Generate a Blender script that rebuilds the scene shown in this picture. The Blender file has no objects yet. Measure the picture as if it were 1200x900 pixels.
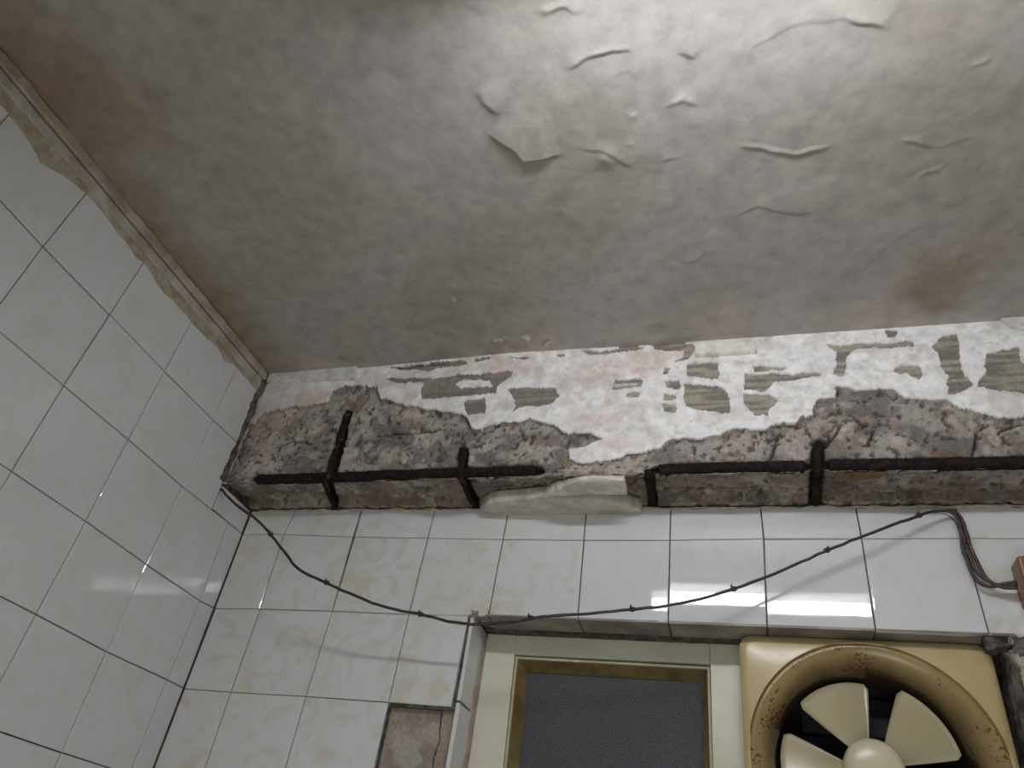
import bpy, math, random
import numpy as np
C = bpy.context.scene.collection
# ---------------------------------------------------------------- camera, world, exposure
ZA = 2.15                      # height of the first full tile joint under the beam
cam_d = bpy.data.cameras.new('camera'); cam = bpy.data.objects.new('camera', cam_d); C.objects.link(cam)
cam.location = (0.97376, -1.17983, ZA - 0.57704)
cam.rotation_mode = 'XYZ'; cam.rotation_euler = (2.21252668, -0.13291387, 0.26455380)
cam_d.sensor_width = 36.0; cam_d.lens = 869.3326/1200*36.0; cam_d.clip_start = 0.01
bpy.context.scene.camera = cam
world = bpy.data.worlds.new('world'); bpy.context.scene.world = world; world.use_nodes = True
world.node_tree.nodes['Background'].inputs[0].default_value = (0.10, 0.115, 0.15, 1)
world.node_tree.nodes['Background'].inputs[1].default_value = 0.35
vs = bpy.context.scene.view_settings
vs.view_transform = 'Standard'; vs.look = 'None'; vs.gamma = 1; vs.use_curve_mapping = False
vs.exposure = 0.27
TUBE_POWER = 46.0              # emission of the fluorescent tube, in its builder below
TUBE_COL = (0.945, 0.955, 1.0, 1)
# added soft fill light, low behind the viewer; its source is assumed
ld = bpy.data.lights.new('fill_light', 'AREA'); ld.shape = 'RECTANGLE'; ld.size = 0.9; ld.size_y = 1.3; ld.energy = 12.0; ld.color = (1.0, .97, .92)
lo_ = bpy.data.objects.new('fill_light', ld); C.objects.link(lo_); lo_.location = (0.95, -1.97, 0.75); lo_.rotation_euler = (math.radians(105), 0, 0)
random.seed(5)
YB = -0.108; ZS = 0.058        # beam face and beam underside (above ZA)
XR = 1.85; YF = -2.0            # right and near wall
CONC = [[0.0137,0.1427],[0.0283,0.1745],[0.0801,0.1849],[0.15,0.1874],[0.1722,0.1927],[0.176,0.2188],[0.2023,0.2304],[0.2418,0.23],[0.2728,0.2235],[0.2939,0.194],[0.3304,0.1834],[0.3671,0.1688],[0.3951,0.1652],[0.4362,0.1568],[0.4731,0.1468],[0.4996,0.1142],[0.5216,0.1036],[0.558,0.1268],[0.5736,0.1223],[0.6107,0.1262],[0.6492,0.113],[0.6842,0.093],[0.7243,0.0931],[0.7463,0.0814],[0.7261,0.0679],[0.6873,0.0587],[0.6908,0.0376],[0.7246,0.0263],[0.7884,0.0398],[0.8538,0.0581],[0.8708,0.0729],[0.9032,0.0751],[0.9448,0.0768],[0.9684,0.0877],[1.0155,0.084],[1.0512,0.101],[1.0706,0.0967],[1.0943,0.1125],[1.109,0.1411],[1.1317,0.145],[1.1381,0.1658],[1.2225,0.155],[1.2309,0.1372],[1.2962,0.1283],[1.3143,0.1124],[1.3452,0.0995],[1.357,0.0909],[1.3899,0.0924]]
HOLES = [[[0.2728,0.2749],[0.3742,0.2782],[0.4487,0.2789],[0.4652,0.2687],[0.3786,0.2578]],[[0.2924,0.2442],[0.3957,0.239],[0.4732,0.2441],[0.5619,0.2418],[0.5498,0.2174],[0.5374,0.2079],[0.5347,0.1916],[0.3887,0.1862],[0.3751,0.206],[0.3792,0.2293],[0.3031,0.2324]],[[0.4732,0.175],[0.5143,0.1786],[0.523,0.1462],[0.4899,0.14]],[[0.5574,0.2004],[0.6501,0.1983],[0.6623,0.1737],[0.6539,0.1605],[0.5874,0.1545],[0.5767,0.1472],[0.5782,0.1728]],[[0.7622,0.2086],[0.8139,0.205],[0.8141,0.1971],[0.7643,0.1986]],[[0.763,0.1928],[0.8127,0.1933],[0.8128,0.1875],[0.7633,0.1869]],[[0.7872,0.1737],[0.8117,0.176],[0.8088,0.1685],[0.789,0.1678]],[[0.8519,0.2299],[0.8656,0.2288],[0.8612,0.2153],[0.8535,0.2159]],[[0.8568,0.1981],[0.8808,0.1944],[0.8793,0.1774],[0.8599,0.1843]],[[0.8556,0.1675],[0.8734,0.1664],[0.8734,0.1552],[0.8557,0.1562]],[[0.8528,0.149],[0.8734,0.1441],[0.8749,0.1294],[0.8574,0.1321]],[[0.893,0.2346],[0.9468,0.2343],[0.9485,0.1954],[0.9224,0.2011],[0.8928,0.2071]],[[0.8897,0.19],[0.9551,0.178],[0.9669,0.1496],[0.9615,0.1212],[0.9081,0.133],[0.8895,0.1413]],[[0.9885,0.1629],[1.0298,0.1566],[1.0422,0.1398],[1.0266,0.13],[1.0257,0.1161],[1.0055,0.1189],[0.9903,0.1428]],[[1.01,0.2195],[1.0631,0.2135],[1.039,0.2078],[1.0095,0.21]],[[0.9949,0.2035],[1.1151,0.1983],[1.1103,0.1913],[1.0414,0.1833],[1.0207,0.1645],[0.9917,0.17]],[[1.1297,0.2578],[1.2238,0.255],[1.2662,0.2587],[1.2663,0.2436],[1.1907,0.2466],[1.1669,0.2391],[1.1562,0.2174],[1.1513,0.1883],[1.1362,0.1949],[1.1449,0.2239],[1.1433,0.245]],[[1.229,0.2042],[1.2666,0.2013],[1.27,0.1849],[1.2602,0.1716],[1.2428,0.187],[1.2286,0.1934]],[[1.2958,0.2372],[1.3155,0.2615],[1.3361,0.2633],[1.3311,0.2195],[1.3234,0.1933],[1.3378,0.1576],[1.302,0.1396],[1.3035,0.179],[1.3012,0.2057]],[[1.3671,0.2164],[1.4158,0.2301],[1.4103,0.1969],[1.4304,0.1884],[1.4161,0.1309],[1.3426,0.1522],[1.3581,0.175]],[[1.2281,0.2836],[1.2464,0.2818],[1.2398,0.265],[1.2297,0.2679]],[[0.6987,0.2861],[0.7309,0.2769],[0.7777,0.2876],[0.8149,0.2801],[0.7783,0.2728],[0.7114,0.2722]],[[0.5532,0.2791],[0.5922,0.2758],[0.5793,0.2682]],[[0.6437,0.278],[0.6642,0.2762],[0.6531,0.2686]],[[0.8338,0.2868],[0.9056,0.2823],[0.9085,0.2697],[0.893,0.2446],[0.8732,0.2422],[0.8885,0.2511],[0.8886,0.2673],[0.8341,0.2742]],[[0.4757,0.2811],[0.5114,0.2848],[0.5091,0.2762],[0.4824,0.2739]]]
ISLES = [[[0.4414,0.2207],[0.4668,0.2296],[0.5175,0.2239],[0.5286,0.2085],[0.4971,0.2085],[0.462,0.2067]],[[0.243,0.2612],[0.277,0.2587],[0.2806,0.245],[0.2468,0.2474]]]
CRACKS = [[[0.5029,0.0762],[0.5172,0.1],[0.5385,0.1124],[0.5574,0.1307]],[[1.0833,0.0927],[1.0884,0.0791],[1.0956,0.0624]],[[1.1363,0.0969],[1.1295,0.0823],[1.1192,0.0696],[1.1065,0.0572]],[[0.6263,-0.0062],[0.635,-0.0271],[0.6439,-0.0485]],[[1.0111,0.017],[1.027,0.0406],[1.0374,0.0763]],[[1.1587,0.1041],[1.1673,0.0937],[1.1764,0.0966]],[[1.1718,0.0547],[1.182,0.0832]],[[1.3046,0.0093],[1.3277,0.0766],[1.3439,0.0884]],[[1.3536,0.0708],[1.3719,0.0824],[1.3885,0.0862]],[[0.7682,-0.0397],[0.7932,-0.0492],[0.8164,-0.0267]],[[0.3033,0.1091],[0.3744,0.1139],[0.4438,0.1187]],[[0.8436,-0.0772],[0.8807,-0.0631],[0.9499,-0.0734],[1.0177,-0.0662]],[[1.129,-0.0828],[1.1976,-0.0786],[1.2716,-0.0883]],[[0.2296,0.2737],[0.3173,0.276],[0.4119,0.2774]],[[1.3355,0.1243],[1.3623,0.1195],[1.3971,0.1223]],[[0.8086,-0.0095],[0.8267,0.0022]],[[0.08,0.0918],[0.114,0.1068],[0.1558,0.099]],[[0.7298,-0.0905],[0.7872,-0.1134]]]
BARS = [[[0.0673,0.0072],[0.1494,0.0075],[0.2227,0.0098],[0.3635,0.0141],[0.4973,0.0164],[0.5775,0.0163],[0.6317,0.0185]],[[0.8474,0.0115],[0.8861,0.0138],[0.9667,0.015],[1.0732,0.0138]],[[1.1106,0.0159],[1.2374,0.0125],[1.3709,0.0133],[1.403,0.0138]]]
STIR = [[[0.2246,0.1683],[0.2244,0.1432],[0.2253,0.0963],[0.2255,0.0474],[0.2264,0.0097],[0.2106,-0.0411],[0.1967,-0.1028]],[[0.4892,0.0692],[0.4946,0.0307],[0.4975,-0.0231],[0.4922,-0.0702],[0.4942,-0.1065]],[[0.8307,0.0087],[0.8282,-0.0472],[0.8252,-0.1107]],[[1.098,0.0607],[1.092,0.0149],[1.0917,-0.054],[1.0931,-0.1141]]]
SLABLOW = [[0.5068,-0.0934],[0.5312,-0.0678],[0.5494,-0.0618],[0.6408,-0.0484],[0.7302,-0.0536],[0.755,-0.0572],[0.7845,-0.079],[0.8099,-0.1011],[0.7109,-0.1093],[0.5555,-0.1106]]
SLABUP = [[0.6462,-0.0455],[0.6692,-0.0252],[0.6948,-0.0114],[0.7162,-0.0007],[0.7396,0.0025],[0.7672,0.0002],[0.7896,-0.0032],[0.7896,-0.0433],[0.7604,-0.0425],[0.7328,-0.0388],[0.6882,-0.0435]]
SLABTOP = [[0.9085,0.2717],[1.0149,0.2783],[1.0173,0.2462],[0.9619,0.2449],[0.9097,0.2453]]
SLABR = [[1.3994,0.2853],[1.4375,0.2908],[1.4742,0.2925],[1.4664,0.2616],[1.4238,0.2585],[1.4113,0.2671]]
CORN = [[0.0017,0.272],[0.1164,0.2777],[0.218,0.2791],[0.2226,0.2424],[0.1273,0.2445],[0.0064,0.2482]]
PINK = [[0.0393,0.2005,0.06],[0.1305,0.2039,0.05],[0.2692,0.237,0.04],[0.3399,0.1828,0.04],[0.3992,0.1629,0.03],[0.361,0.2525,0.03],[0.4887,0.2581,0.05],[0.5766,0.262,0.04],[0.7938,0.2446,0.06],[0.7313,0.2189,0.05],[0.7222,0.1225,0.045],[0.6976,0.0461,0.035],[0.771,0.0663,0.03],[0.2274,0.1787,0.02],[0.8871,0.2675,0.03],[1.2167,0.1178,0.015],[1.2579,0.0959,0.01],[0.0557,0.1029,0.02]]
CEIL = [["f",[[0.6536,-0.6675],[0.6588,-0.648],[0.675,-0.6261]],0.009,0.03],["f",[[0.6542,-0.5989],[0.6646,-0.5855],[0.6787,-0.5653],[0.6913,-0.5435],[0.7167,-0.5453],[0.7464,-0.5449]],0.017,0.05],["f",[[0.7755,-0.5503],[0.791,-0.5462],[0.8061,-0.5465],[0.8257,-0.5299],[0.8509,-0.5062]],0.004,0.02],["b",[[0.8158,-0.5301]],0.01,0.016],["r",[[0.7857,-0.678],[0.8172,-0.6887],[0.8465,-0.6912],[0.8703,-0.6901],[0.8719,-0.6782]],0.0016,0.006],["f",[[0.7852,-0.6757],[0.8168,-0.6864],[0.8461,-0.689],[0.8718,-0.6852]],0.0045,0.05],["r",[[0.7659,-0.7553],[0.7961,-0.7588],[0.8056,-0.7632]],0.004,0.012],["f",[[0.7758,-0.7554],[0.7979,-0.7574],[0.8161,-0.7409]],0.006,0.02],["f",[[0.9271,-0.671],[0.9373,-0.6668],[0.9451,-0.6583]],0.005,0.015],["r",[[0.9451,-0.6583],[0.9356,-0.6842],[0.9435,-0.7047],[0.9518,-0.7346]],0.0015,0.01],["b",[[0.93,-0.6038]],0.004,0.012],["r",[[0.9057,-0.5966],[0.9175,-0.6022],[0.9304,-0.6088],[0.9448,-0.5934]],0.002,0.006],["b",[[0.8612,-0.5914]],0.004,0.006],["b",[[0.8504,-0.5476]],0.003,0.005],["b",[[0.2884,-0.561]],0.003,0.006],["b",[[0.0752,-0.4418]],0.003,0.004],["b",[[0.5032,-0.2752]],0.003,0.006],["b",[[0.5083,-0.3293]],0.002,0.006],["b",[[0.7446,-0.7098]],0.002,0.006],["b",[[0.729,-0.6851]],0.002,0.005],["f",[[0.8894,-0.5088],[0.9033,-0.5139],[0.919,-0.5156]],0.003,0.02],["r",[[0.9964,-0.5238],[1.0111,-0.5171],[1.028,-0.5128],[1.0426,-0.5046],[1.0573,-0.4979],[1.0708,-0.4942],[1.0928,-0.4975],[1.119,-0.4971]],0.0035,0.005],["r",[[1.2403,-0.4182],[1.238,-0.4274],[1.2446,-0.4335],[1.2607,-0.438]],0.002,0.006],["f",[[0.99,-0.3912],[1.0065,-0.402],[1.0237,-0.4092],[1.0613,-0.3903],[1.107,-0.3833]],0.003,0.02],["f",[[0.8987,-0.3107],[0.9177,-0.3081],[0.9288,-0.3123],[0.9394,-0.3296],[0.9366,-0.3484],[0.9281,-0.3587]],0.004,0.02],["f",[[1.0054,-0.6136],[1.0123,-0.6408],[1.0208,-0.662],[1.0613,-0.6781],[1.0901,-0.6808],[1.1244,-0.674],[1.1504,-0.6647],[1.1719,-0.653]],0.0025,0.02],["f",[[1.1244,-0.674],[1.1504,-0.6647],[1.1719,-0.653]],0.005,0.02],["r",[[1.2725,-0.5889],[1.2866,-0.5918],[1.2909,-0.5976]],0.002,0.006],["f",[[1.1294,-0.2367],[1.1824,-0.2565],[1.2007,-0.2835],[1.2051,-0.299],[1.2456,-0.3309],[1.2448,-0.362],[1.2403,-0.4182]],0.0018,0.02],["f",[[0.0986,-0.579],[0.1081,-0.5557],[0.1259,-0.5436],[0.1337,-0.5083],[0.1756,-0.5],[0.216,-0.4901]],0.003,0.03],["r",[[1.2073,-0.4928],[1.2265,-0.4881],[1.2436,-0.4757]],0.002,0.006],["f",[[1.2073,-0.4928],[1.2546,-0.4711],[1.3028,-0.4828]],0.002,0.03],["r",[[0.8614,-0.1157],[0.8604,-0.1517],[0.8594,-0.1864]],0.001,0.004],["b",[[0.8408,-0.113]],0.006,0.014],["f",[[0.5216,-0.1423],[0.55,-0.1495],[0.5726,-0.1368],[0.6036,-0.1437]],0.005,0.012],["f",[[0.6728,-0.7859],[0.6846,-0.7803],[0.694,-0.7631]],0.005,0.02],["r",[[1.1034,-0.3838],[1.1199,-0.2949],[1.1164,-0.2385]],0.001,0.005],["f",[[0.8452,-0.6546],[0.8622,-0.6562],[0.8717,-0.6434]],0.002,0.02],["f",[[0.2492,-0.4173],[0.3041,-0.3717],[0.4132,-0.3485]],0.001,0.04],["f",[[0.5483,-0.3134],[0.6625,-0.2662],[0.7552,-0.2693]],0.001,0.04]]
STAIN = [[1.3066,-0.2134,0.07,0.8],[1.275,-0.1782,0.05,0.5],[0.0997,-0.7527,0.1,0.8],[0.0665,-0.8409,0.1,0.6],[0.2041,-0.6104,0.05,0.3],[0.1976,-0.1439,0.008,1.5],[0.8422,-0.1538,0.02,0.5],[0.6334,-0.1404,0.05,0.4],[1.3447,-0.2633,0.07,0.5],[0.9255,-0.2221,0.01,0.4]]
FLAKES = [[0.5382,-0.1508],[0.5965,-0.1495],[0.6328,-0.1303],[0.8382,-0.1182],[0.419,-0.2218],[0.4889,-0.2724]]
WIRE = [[-0.0026,-0.108,2.1992],[0.0546,-0.1188,2.1589],[0.1277,-0.1257,2.1176],[0.1593,-0.1276,2.0945],[0.2033,-0.1297,2.0593],[0.2442,-0.1273,2.0262],[0.3019,-0.1209,2.0057],[0.3606,-0.1086,1.9872],[0.4168,-0.098,1.9743],[0.4685,-0.0882,1.9699],[0.5434,-0.0784,1.961],[0.6193,-0.0736,1.9684],[0.6725,-0.0702,1.9813],[0.7417,-0.0657,1.9895],[0.8043,-0.0625,1.9997],[0.8557,-0.0599,2.0077],[0.9064,-0.0574,2.0211],[0.957,-0.0547,2.0398],[1.0271,-0.0466,2.0736],[1.0977,-0.0444,2.1092],[1.1619,-0.0419,2.1393],[1.234,-0.0313,2.1737],[1.2675,-0.0215,2.1876],[1.2861,-0.0159,2.1875],[1.2936,-0.0154,2.1717],[1.2948,-0.0151,2.1433],[1.2966,-0.0148,2.1185],[1.2981,-0.0145,2.0983],[1.3051,-0.014,2.084],[1.3182,-0.0176,2.0724],[1.3327,-0.0211,2.0686],[1.3449,-0.024,2.069]]
TIES = [[0.1643,-0.1279,2.091],[0.3019,-0.1209,2.0057],[0.4685,-0.0882,1.9699],[0.6485,-0.0717,1.9771],[0.8056,-0.0624,1.9997],[0.957,-0.0547,2.0398],[1.0965,-0.0444,2.1092],[1.2368,-0.0308,2.1755],[1.296,-0.0149,2.1322]]
WIRE2 = [[1.2561,-0.0249,2.18],[1.2781,-0.0181,2.1908],[1.2914,-0.0157,2.1906],[1.2994,-0.0151,2.1718],[1.2995,-0.0149,2.1434],[1.3018,-0.0145,2.1214],[1.3062,-0.0141,2.0946],[1.3122,-0.0159,2.0781],[1.3271,-0.02,2.0664],[1.3437,-0.024,2.0639]]
WIRE3 = [[1.267,-0.0215,2.1846],[1.279,-0.0173,2.1824],[1.2889,-0.0156,2.1716],[1.2913,-0.0153,2.1488],[1.29,-0.0151,2.1251],[1.2927,-0.0148,2.0994],[1.2989,-0.0142,2.0759],[1.312,-0.0164,2.0675],[1.3293,-0.0202,2.0715],[1.3461,-0.024,2.0741]]
ROWS = {"A":[[[0.0042,0.0025],[0.0955,0.0042],[0.2513,-0.0006],[0.4091,-0.0024],[0.557,-0.0041],[0.7065,-0.0047],[0.8554,-0.0037],[1.0071,-0.0004],[1.1551,0.0005],[1.2981,0.0021]],[[-0.5065,-0.0006],[-0.3555,0.001],[-0.2024,-0.0011],[-0.0529,0.0035],[0.0051,0.005]]],"B":[[[0.0018,-0.1515],[0.0994,-0.1487],[0.2525,-0.1479],[0.405,-0.1488],[1.3338,-0.1416]],[[-0.5054,-0.1507],[-0.3551,-0.1505],[-0.2049,-0.1534],[-0.0447,-0.1542],[0.0021,-0.1507]]],"C":[[[0.0024,-0.2993],[0.0987,-0.2991],[0.2482,-0.2968],[0.403,-0.2964]],[[-0.4245,-0.2978],[-0.357,-0.2989],[-0.205,-0.3013],[-0.0492,-0.2984],[0.0011,-0.2983]]],"Z":[[[0.0,0.15]],[[-0.7396,0.1547],[-0.6525,0.1494],[-0.503,0.1484],[-0.3553,0.1469],[-0.2009,0.1478],[-0.1357,0.1511]]],"T":[[[0.0,0.285]],[[-0.8001,0.292],[-0.6471,0.2963],[-0.4994,0.292],[-0.3518,0.2801],[-0.2009,0.2799]]],"D":[[[0.0,-0.45]],[[-0.3209,-0.4466],[-0.2031,-0.4481]]]}
VB = [[[-0.2991,0.0987],[-0.1487,0.0994],[0.0042,0.0955],[0.0498,0.1049]],[[-0.2968,0.2482],[-0.1479,0.2525],[-0.0006,0.2513],[0.0491,0.2538]],[[-0.2964,0.403],[-0.1488,0.405],[-0.0024,0.4091],[0.0484,0.4122]],[[-0.1271,0.5519],[-0.0041,0.557],[0.0477,0.5593]],[[-0.1323,0.707],[-0.0047,0.7065],[0.047,0.7073]],[[-0.1384,0.8535],[-0.0037,0.8554],[0.0464,0.8565]],[[-0.1476,1.0025],[-0.0004,1.0071],[0.0457,1.006]],[[-0.1274,1.1541],[0.0005,1.1551],[0.045,1.1535]],[[-0.1288,1.3008],[-0.0681,1.2985],[0.0021,1.2981]]]
VL = [[[-0.2984,-0.0492],[-0.1542,-0.0447],[0.0035,-0.0529]],[[-0.4481,-0.2031],[-0.3013,-0.205],[-0.1534,-0.2049],[-0.0011,-0.2024],[0.1478,-0.2009],[0.2799,-0.2009]],[[-0.2989,-0.357],[-0.1505,-0.3551],[0.001,-0.3555],[0.1469,-0.3553],[0.2801,-0.3518]],[[-0.1507,-0.5054],[-0.0006,-0.5065],[0.1484,-0.503],[0.292,-0.4994]],[[0.1494,-0.6525],[0.2963,-0.6471]],[[0.2394,-0.7985],[0.292,-0.8001]]]
# ---------------------------------------------------------------- helpers
def link(o, parent=None):
    C.objects.link(o)
    if parent is not None: o.parent = parent
    return o
def mesh_obj(name, V, F, mat, parent=None, smooth=False, cols=None):
    me = bpy.data.meshes.new(name)
    V = np.asarray(V, dtype=np.float32); 
    if isinstance(F, np.ndarray) and F.ndim == 2:
        n, k = F.shape
        me.vertices.add(len(V)); me.vertices.foreach_set('co', V.ravel())
        me.loops.add(n*k); me.loops.foreach_set('vertex_index', F.astype(np.int32).ravel())
        me.polygons.add(n); me.polygons.foreach_set('loop_start', np.arange(0, n*k, k, dtype=np.int32))
        me.update(calc_edges=True)
    else:
        me.from_pydata([tuple(map(float, v)) for v in V], [], [tuple(int(i) for i in f) for f in F]); me.update()
    if smooth: me.polygons.foreach_set('use_smooth', [True]*len(me.polygons))
    if cols is not None:
        a = me.color_attributes.new('Col', 'FLOAT_COLOR', 'POINT')
        a.data.foreach_set('color', np.concatenate([cols, np.ones((len(cols), 1))], 1).astype(np.float32).ravel())
    me.materials.append(mat)
    return link(bpy.data.objects.new(name, me), parent)
def empty(name, loc=(0, 0, 0), parent=None):
    o = bpy.data.objects.new(name, None); o.empty_display_size = 0.02; o.location = loc
    return link(o, parent)
def tag(o, label=None, cat=None, group=None, kind=None):
    if label: o['label'] = label
    if cat: o['category'] = cat
    if group: o['group'] = group
    if kind: o['kind'] = kind
    return o
def at_parent(o):
    """geometry is written in room coordinates: cancel the parent's offset"""
    o.location = tuple(-c for c in o.parent.location)
    return o
def box(x0, x1, y0, y1, z0, z1):
    V = [(x0,y0,z0),(x1,y0,z0),(x1,y1,z0),(x0,y1,z0),(x0,y0,z1),(x1,y0,z1),(x1,y1,z1),(x0,y1,z1)]
    F = [(0,3,2,1),(4,5,6,7),(0,1,5,4),(1,2,6,5),(2,3,7,6),(3,0,4,7)]
    return V, F
class MB:
    def __init__(s): s.V = []; s.F = []
    def add(s, V, F):
        n = len(s.V); s.V += [tuple(v) for v in V]; s.F += [tuple(i+n for i in f) for f in F]; return s
    def box(s, *a): return s.add(*box(*a))
    def build(s, name, mat, parent=None, bevel=0, smooth=False):
        o = mesh_obj(name, s.V, s.F, mat, parent, smooth)
        if bevel:
            m = o.modifiers.new('b', 'BEVEL'); m.width = bevel; m.segments = 2; m.limit_method = 'ANGLE'
        return o
def tube(P, r, sides=10, cap=True):
    P = np.array(P, float); n = len(P); r = np.full(n, r) if np.isscalar(r) else np.asarray(r)
    T = np.gradient(P, axis=0); T /= np.linalg.norm(T, axis=1)[:, None]+1e-12
    ref = np.array([0, 1, 0.03]); V = []; F = []
    for i in range(n):
        a = np.cross(T[i], ref); a /= np.linalg.norm(a); b = np.cross(T[i], a)
        for k in range(sides):
            t = 2*math.pi*k/sides; V.append(P[i]+r[i]*(math.cos(t)*a+math.sin(t)*b))
    for i in range(n-1):
        for k in range(sides):
            k2 = (k+1) % sides; F.append((i*sides+k, i*sides+k2, (i+1)*sides+k2, (i+1)*sides+k))
    if cap:
        F.append(tuple(range(sides-1, -1, -1))); F.append(tuple((n-1)*sides+k for k in range(sides)))
    return V, F
def smooth_line(P, step):
    """Catmull-Rom resample"""
    P = np.array(P, float); Q = np.vstack([2*P[0]-P[1], P, 2*P[-1]-P[-2]]); out = []
    for i in range(1, len(Q)-2):
        L = np.linalg.norm(Q[i+1]-Q[i]); k = max(1, int(L/step))
        for j in range(k):
            t = j/k; a, b, c, d = Q[i-1], Q[i], Q[i+1], Q[i+2]
            out.append(.5*((2*b)+(-a+c)*t+(2*a-5*b+4*c-d)*t*t+(-a+3*b-3*c+d)*t**3))
    out.append(P[-1]); return np.array(out)
def lathe(prof, cx, cz, n=96):
    """profile of (radius, y) turned round a y axis"""
    V = []; F = []; m = len(prof)
    for k in range(n):
        t = 2*math.pi*k/n
        for r, y in prof: V.append((cx+r*math.cos(t), y, cz+r*math.sin(t)))
    for k in range(n):
        k2 = (k+1) % n
        for j in range(m-1): F.append((k*m+j, k*m+j+1, k2*m+j+1, k2*m+j))
    return V, F
NG = {}
def vnoise(x, y, seed=0):
    x = np.asarray(x, float); y = np.asarray(y, float)
    if seed not in NG: NG[seed] = np.random.RandomState(seed).rand(256, 256)
    G = NG[seed]
    xi = np.floor(x).astype(int); yi = np.floor(y).astype(int); fx = x-xi; fy = y-yi
    fx = fx*fx*(3-2*fx); fy = fy*fy*(3-2*fy)
    g = lambda a, b: G[a % 256, b % 256]
    return (g(xi,yi)*(1-fx)+g(xi+1,yi)*fx)*(1-fy)+(g(xi,yi+1)*(1-fx)+g(xi+1,yi+1)*fx)*fy
def fbm(x, y, scale, octs=4, seed=0, gain=.5):
    s = 0; a = 1; t = 0
    for o in range(octs):
        s = s+a*vnoise(x/scale*2**o, y/scale*2**o, seed+o); t += a; a *= gain
    return s/t                                    # 0..1
def inpoly(X, Y, poly):
    m = np.zeros(X.shape, bool); n = len(poly)
    for i in range(n):
        x0, y0 = poly[i]; x1, y1 = poly[(i+1) % n]
        c = ((y0 > Y) != (y1 > Y)); 
        with np.errstate(divide='ignore', invalid='ignore'):
            xx = (x1-x0)*(Y-y0)/((y1-y0) if y1 != y0 else 1e-12)+x0
        m ^= (c & (X < xx))
    return m
def dline(X, Y, pts):
    """distance, parameter 0..1 along, nearest point y and x"""
    P = np.array(pts, float); best = np.full(X.shape, 1e9); U = np.zeros(X.shape); NX = np.zeros(X.shape); NY = np.zeros(X.shape)
    L = np.concatenate([[0], np.cumsum(np.linalg.norm(np.diff(P, axis=0), axis=1))])
    for i in range(len(P)-1):
        d = P[i+1]-P[i]; l2 = d@d+1e-12
        t = np.clip(((X-P[i,0])*d[0]+(Y-P[i,1])*d[1])/l2, 0, 1)
        nx = P[i,0]+t*d[0]; ny = P[i,1]+t*d[1]; q = np.hypot(X-nx, Y-ny); m = q < best
        best = np.where(m, q, best); NX = np.where(m, nx, NX); NY = np.where(m, ny, NY)
        U = np.where(m, (L[i]+t*(L[i+1]-L[i]))/L[-1], U)
    return best, U, NX, NY
def lerp(a, b, t): return a+(b-a)*t
def mixc(A, B, m): return A*(1-m[..., None])+np.array(B)*m[..., None]
def sst(a, b, x):
    t = np.clip((x-a)/(b-a), 0, 1); return t*t*(3-2*t)
def gridfaces(nu, nv):
    i = np.arange(nu-1)[:, None]; j = np.arange(nv-1)[None, :]
    a = (i*nv+j).ravel(); return np.stack([a, a+nv, a+nv+1, a+1], 1)
# ---------------------------------------------------------------- materials
def M(name, col=(.5,.5,.5), rough=.5, metal=0, spec=.5):
    m = bpy.data.materials.new(name); m.use_nodes = True; nt = m.node_tree; b = nt.nodes['Principled BSDF']
    b.inputs['Base Color'].default_value = (*col, 1); b.inputs['Roughness'].default_value = rough
    b.inputs['Metallic'].default_value = metal; b.inputs['Specular IOR Level'].default_value = spec
    return m, nt, b
def N(nt, t, **kw):
    n = nt.nodes.new(t)
    for k, v in kw.items(): setattr(n, k, v)
    return n
def noise(nt, scale, detail=4, rough=.5, vec=None, dist=0):
    n = N(nt, 'ShaderNodeTexNoise'); n.inputs['Scale'].default_value = scale; n.inputs['Detail'].default_value = detail
    n.inputs['Roughness'].default_value = rough; n.inputs['Distortion'].default_value = dist
    if vec is not None: nt.links.new(vec, n.inputs['Vector'])
    return n
def geo(nt): return N(nt, 'ShaderNodeNewGeometry').outputs['Position']
def ramp(nt, fac, stops):
    r = N(nt, 'ShaderNodeValToRGB'); e = r.color_ramp.elements
    while len(e) < len(stops): e.new(.5)
    for i, (p, c) in enumerate(stops): e[i].position = p; e[i].color = (*c, 1) if len(c) == 3 else c
    nt.links.new(fac, r.inputs[0]); return r.outputs[0]
def mix(nt, fac, a, b, mode='MIX'):
    n = N(nt, 'ShaderNodeMix', data_type='RGBA', blend_type=mode)
    for s, v in ((0, fac), (6, a), (7, b)):
        if hasattr(v, 'links') or hasattr(v, 'is_linked'): nt.links.new(v, n.inputs[s])
        else: n.inputs[s].default_value = v if s == 0 else (*v, 1)
    return n.outputs[2]
def bump(nt, b, h, strength=.3, dist=.002):
    n = N(nt, 'ShaderNodeBump'); n.inputs['Strength'].default_value = strength; n.inputs['Distance'].default_value = dist
    nt.links.new(h, n.inputs['Height']); nt.links.new(n.outputs[0], b.inputs['Normal'])
G3 = lambda v: (v, v, v)
def simple(name, c1, c2, scale, rough, bstr=.3, bdist=.001, metal=0, lo=.4, hi=.65, spec=.5, detail=5):
    m, nt, b = M(name, rough=rough, metal=metal, spec=spec); n = noise(nt, scale, detail, .6, geo(nt))
    nt.links.new(ramp(nt, n.outputs[0], [(lo, c1), (hi, c2)]), b.inputs['Base Color'])
    if bstr: bump(nt, b, n.outputs[0], bstr, bdist)
    return m
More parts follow.
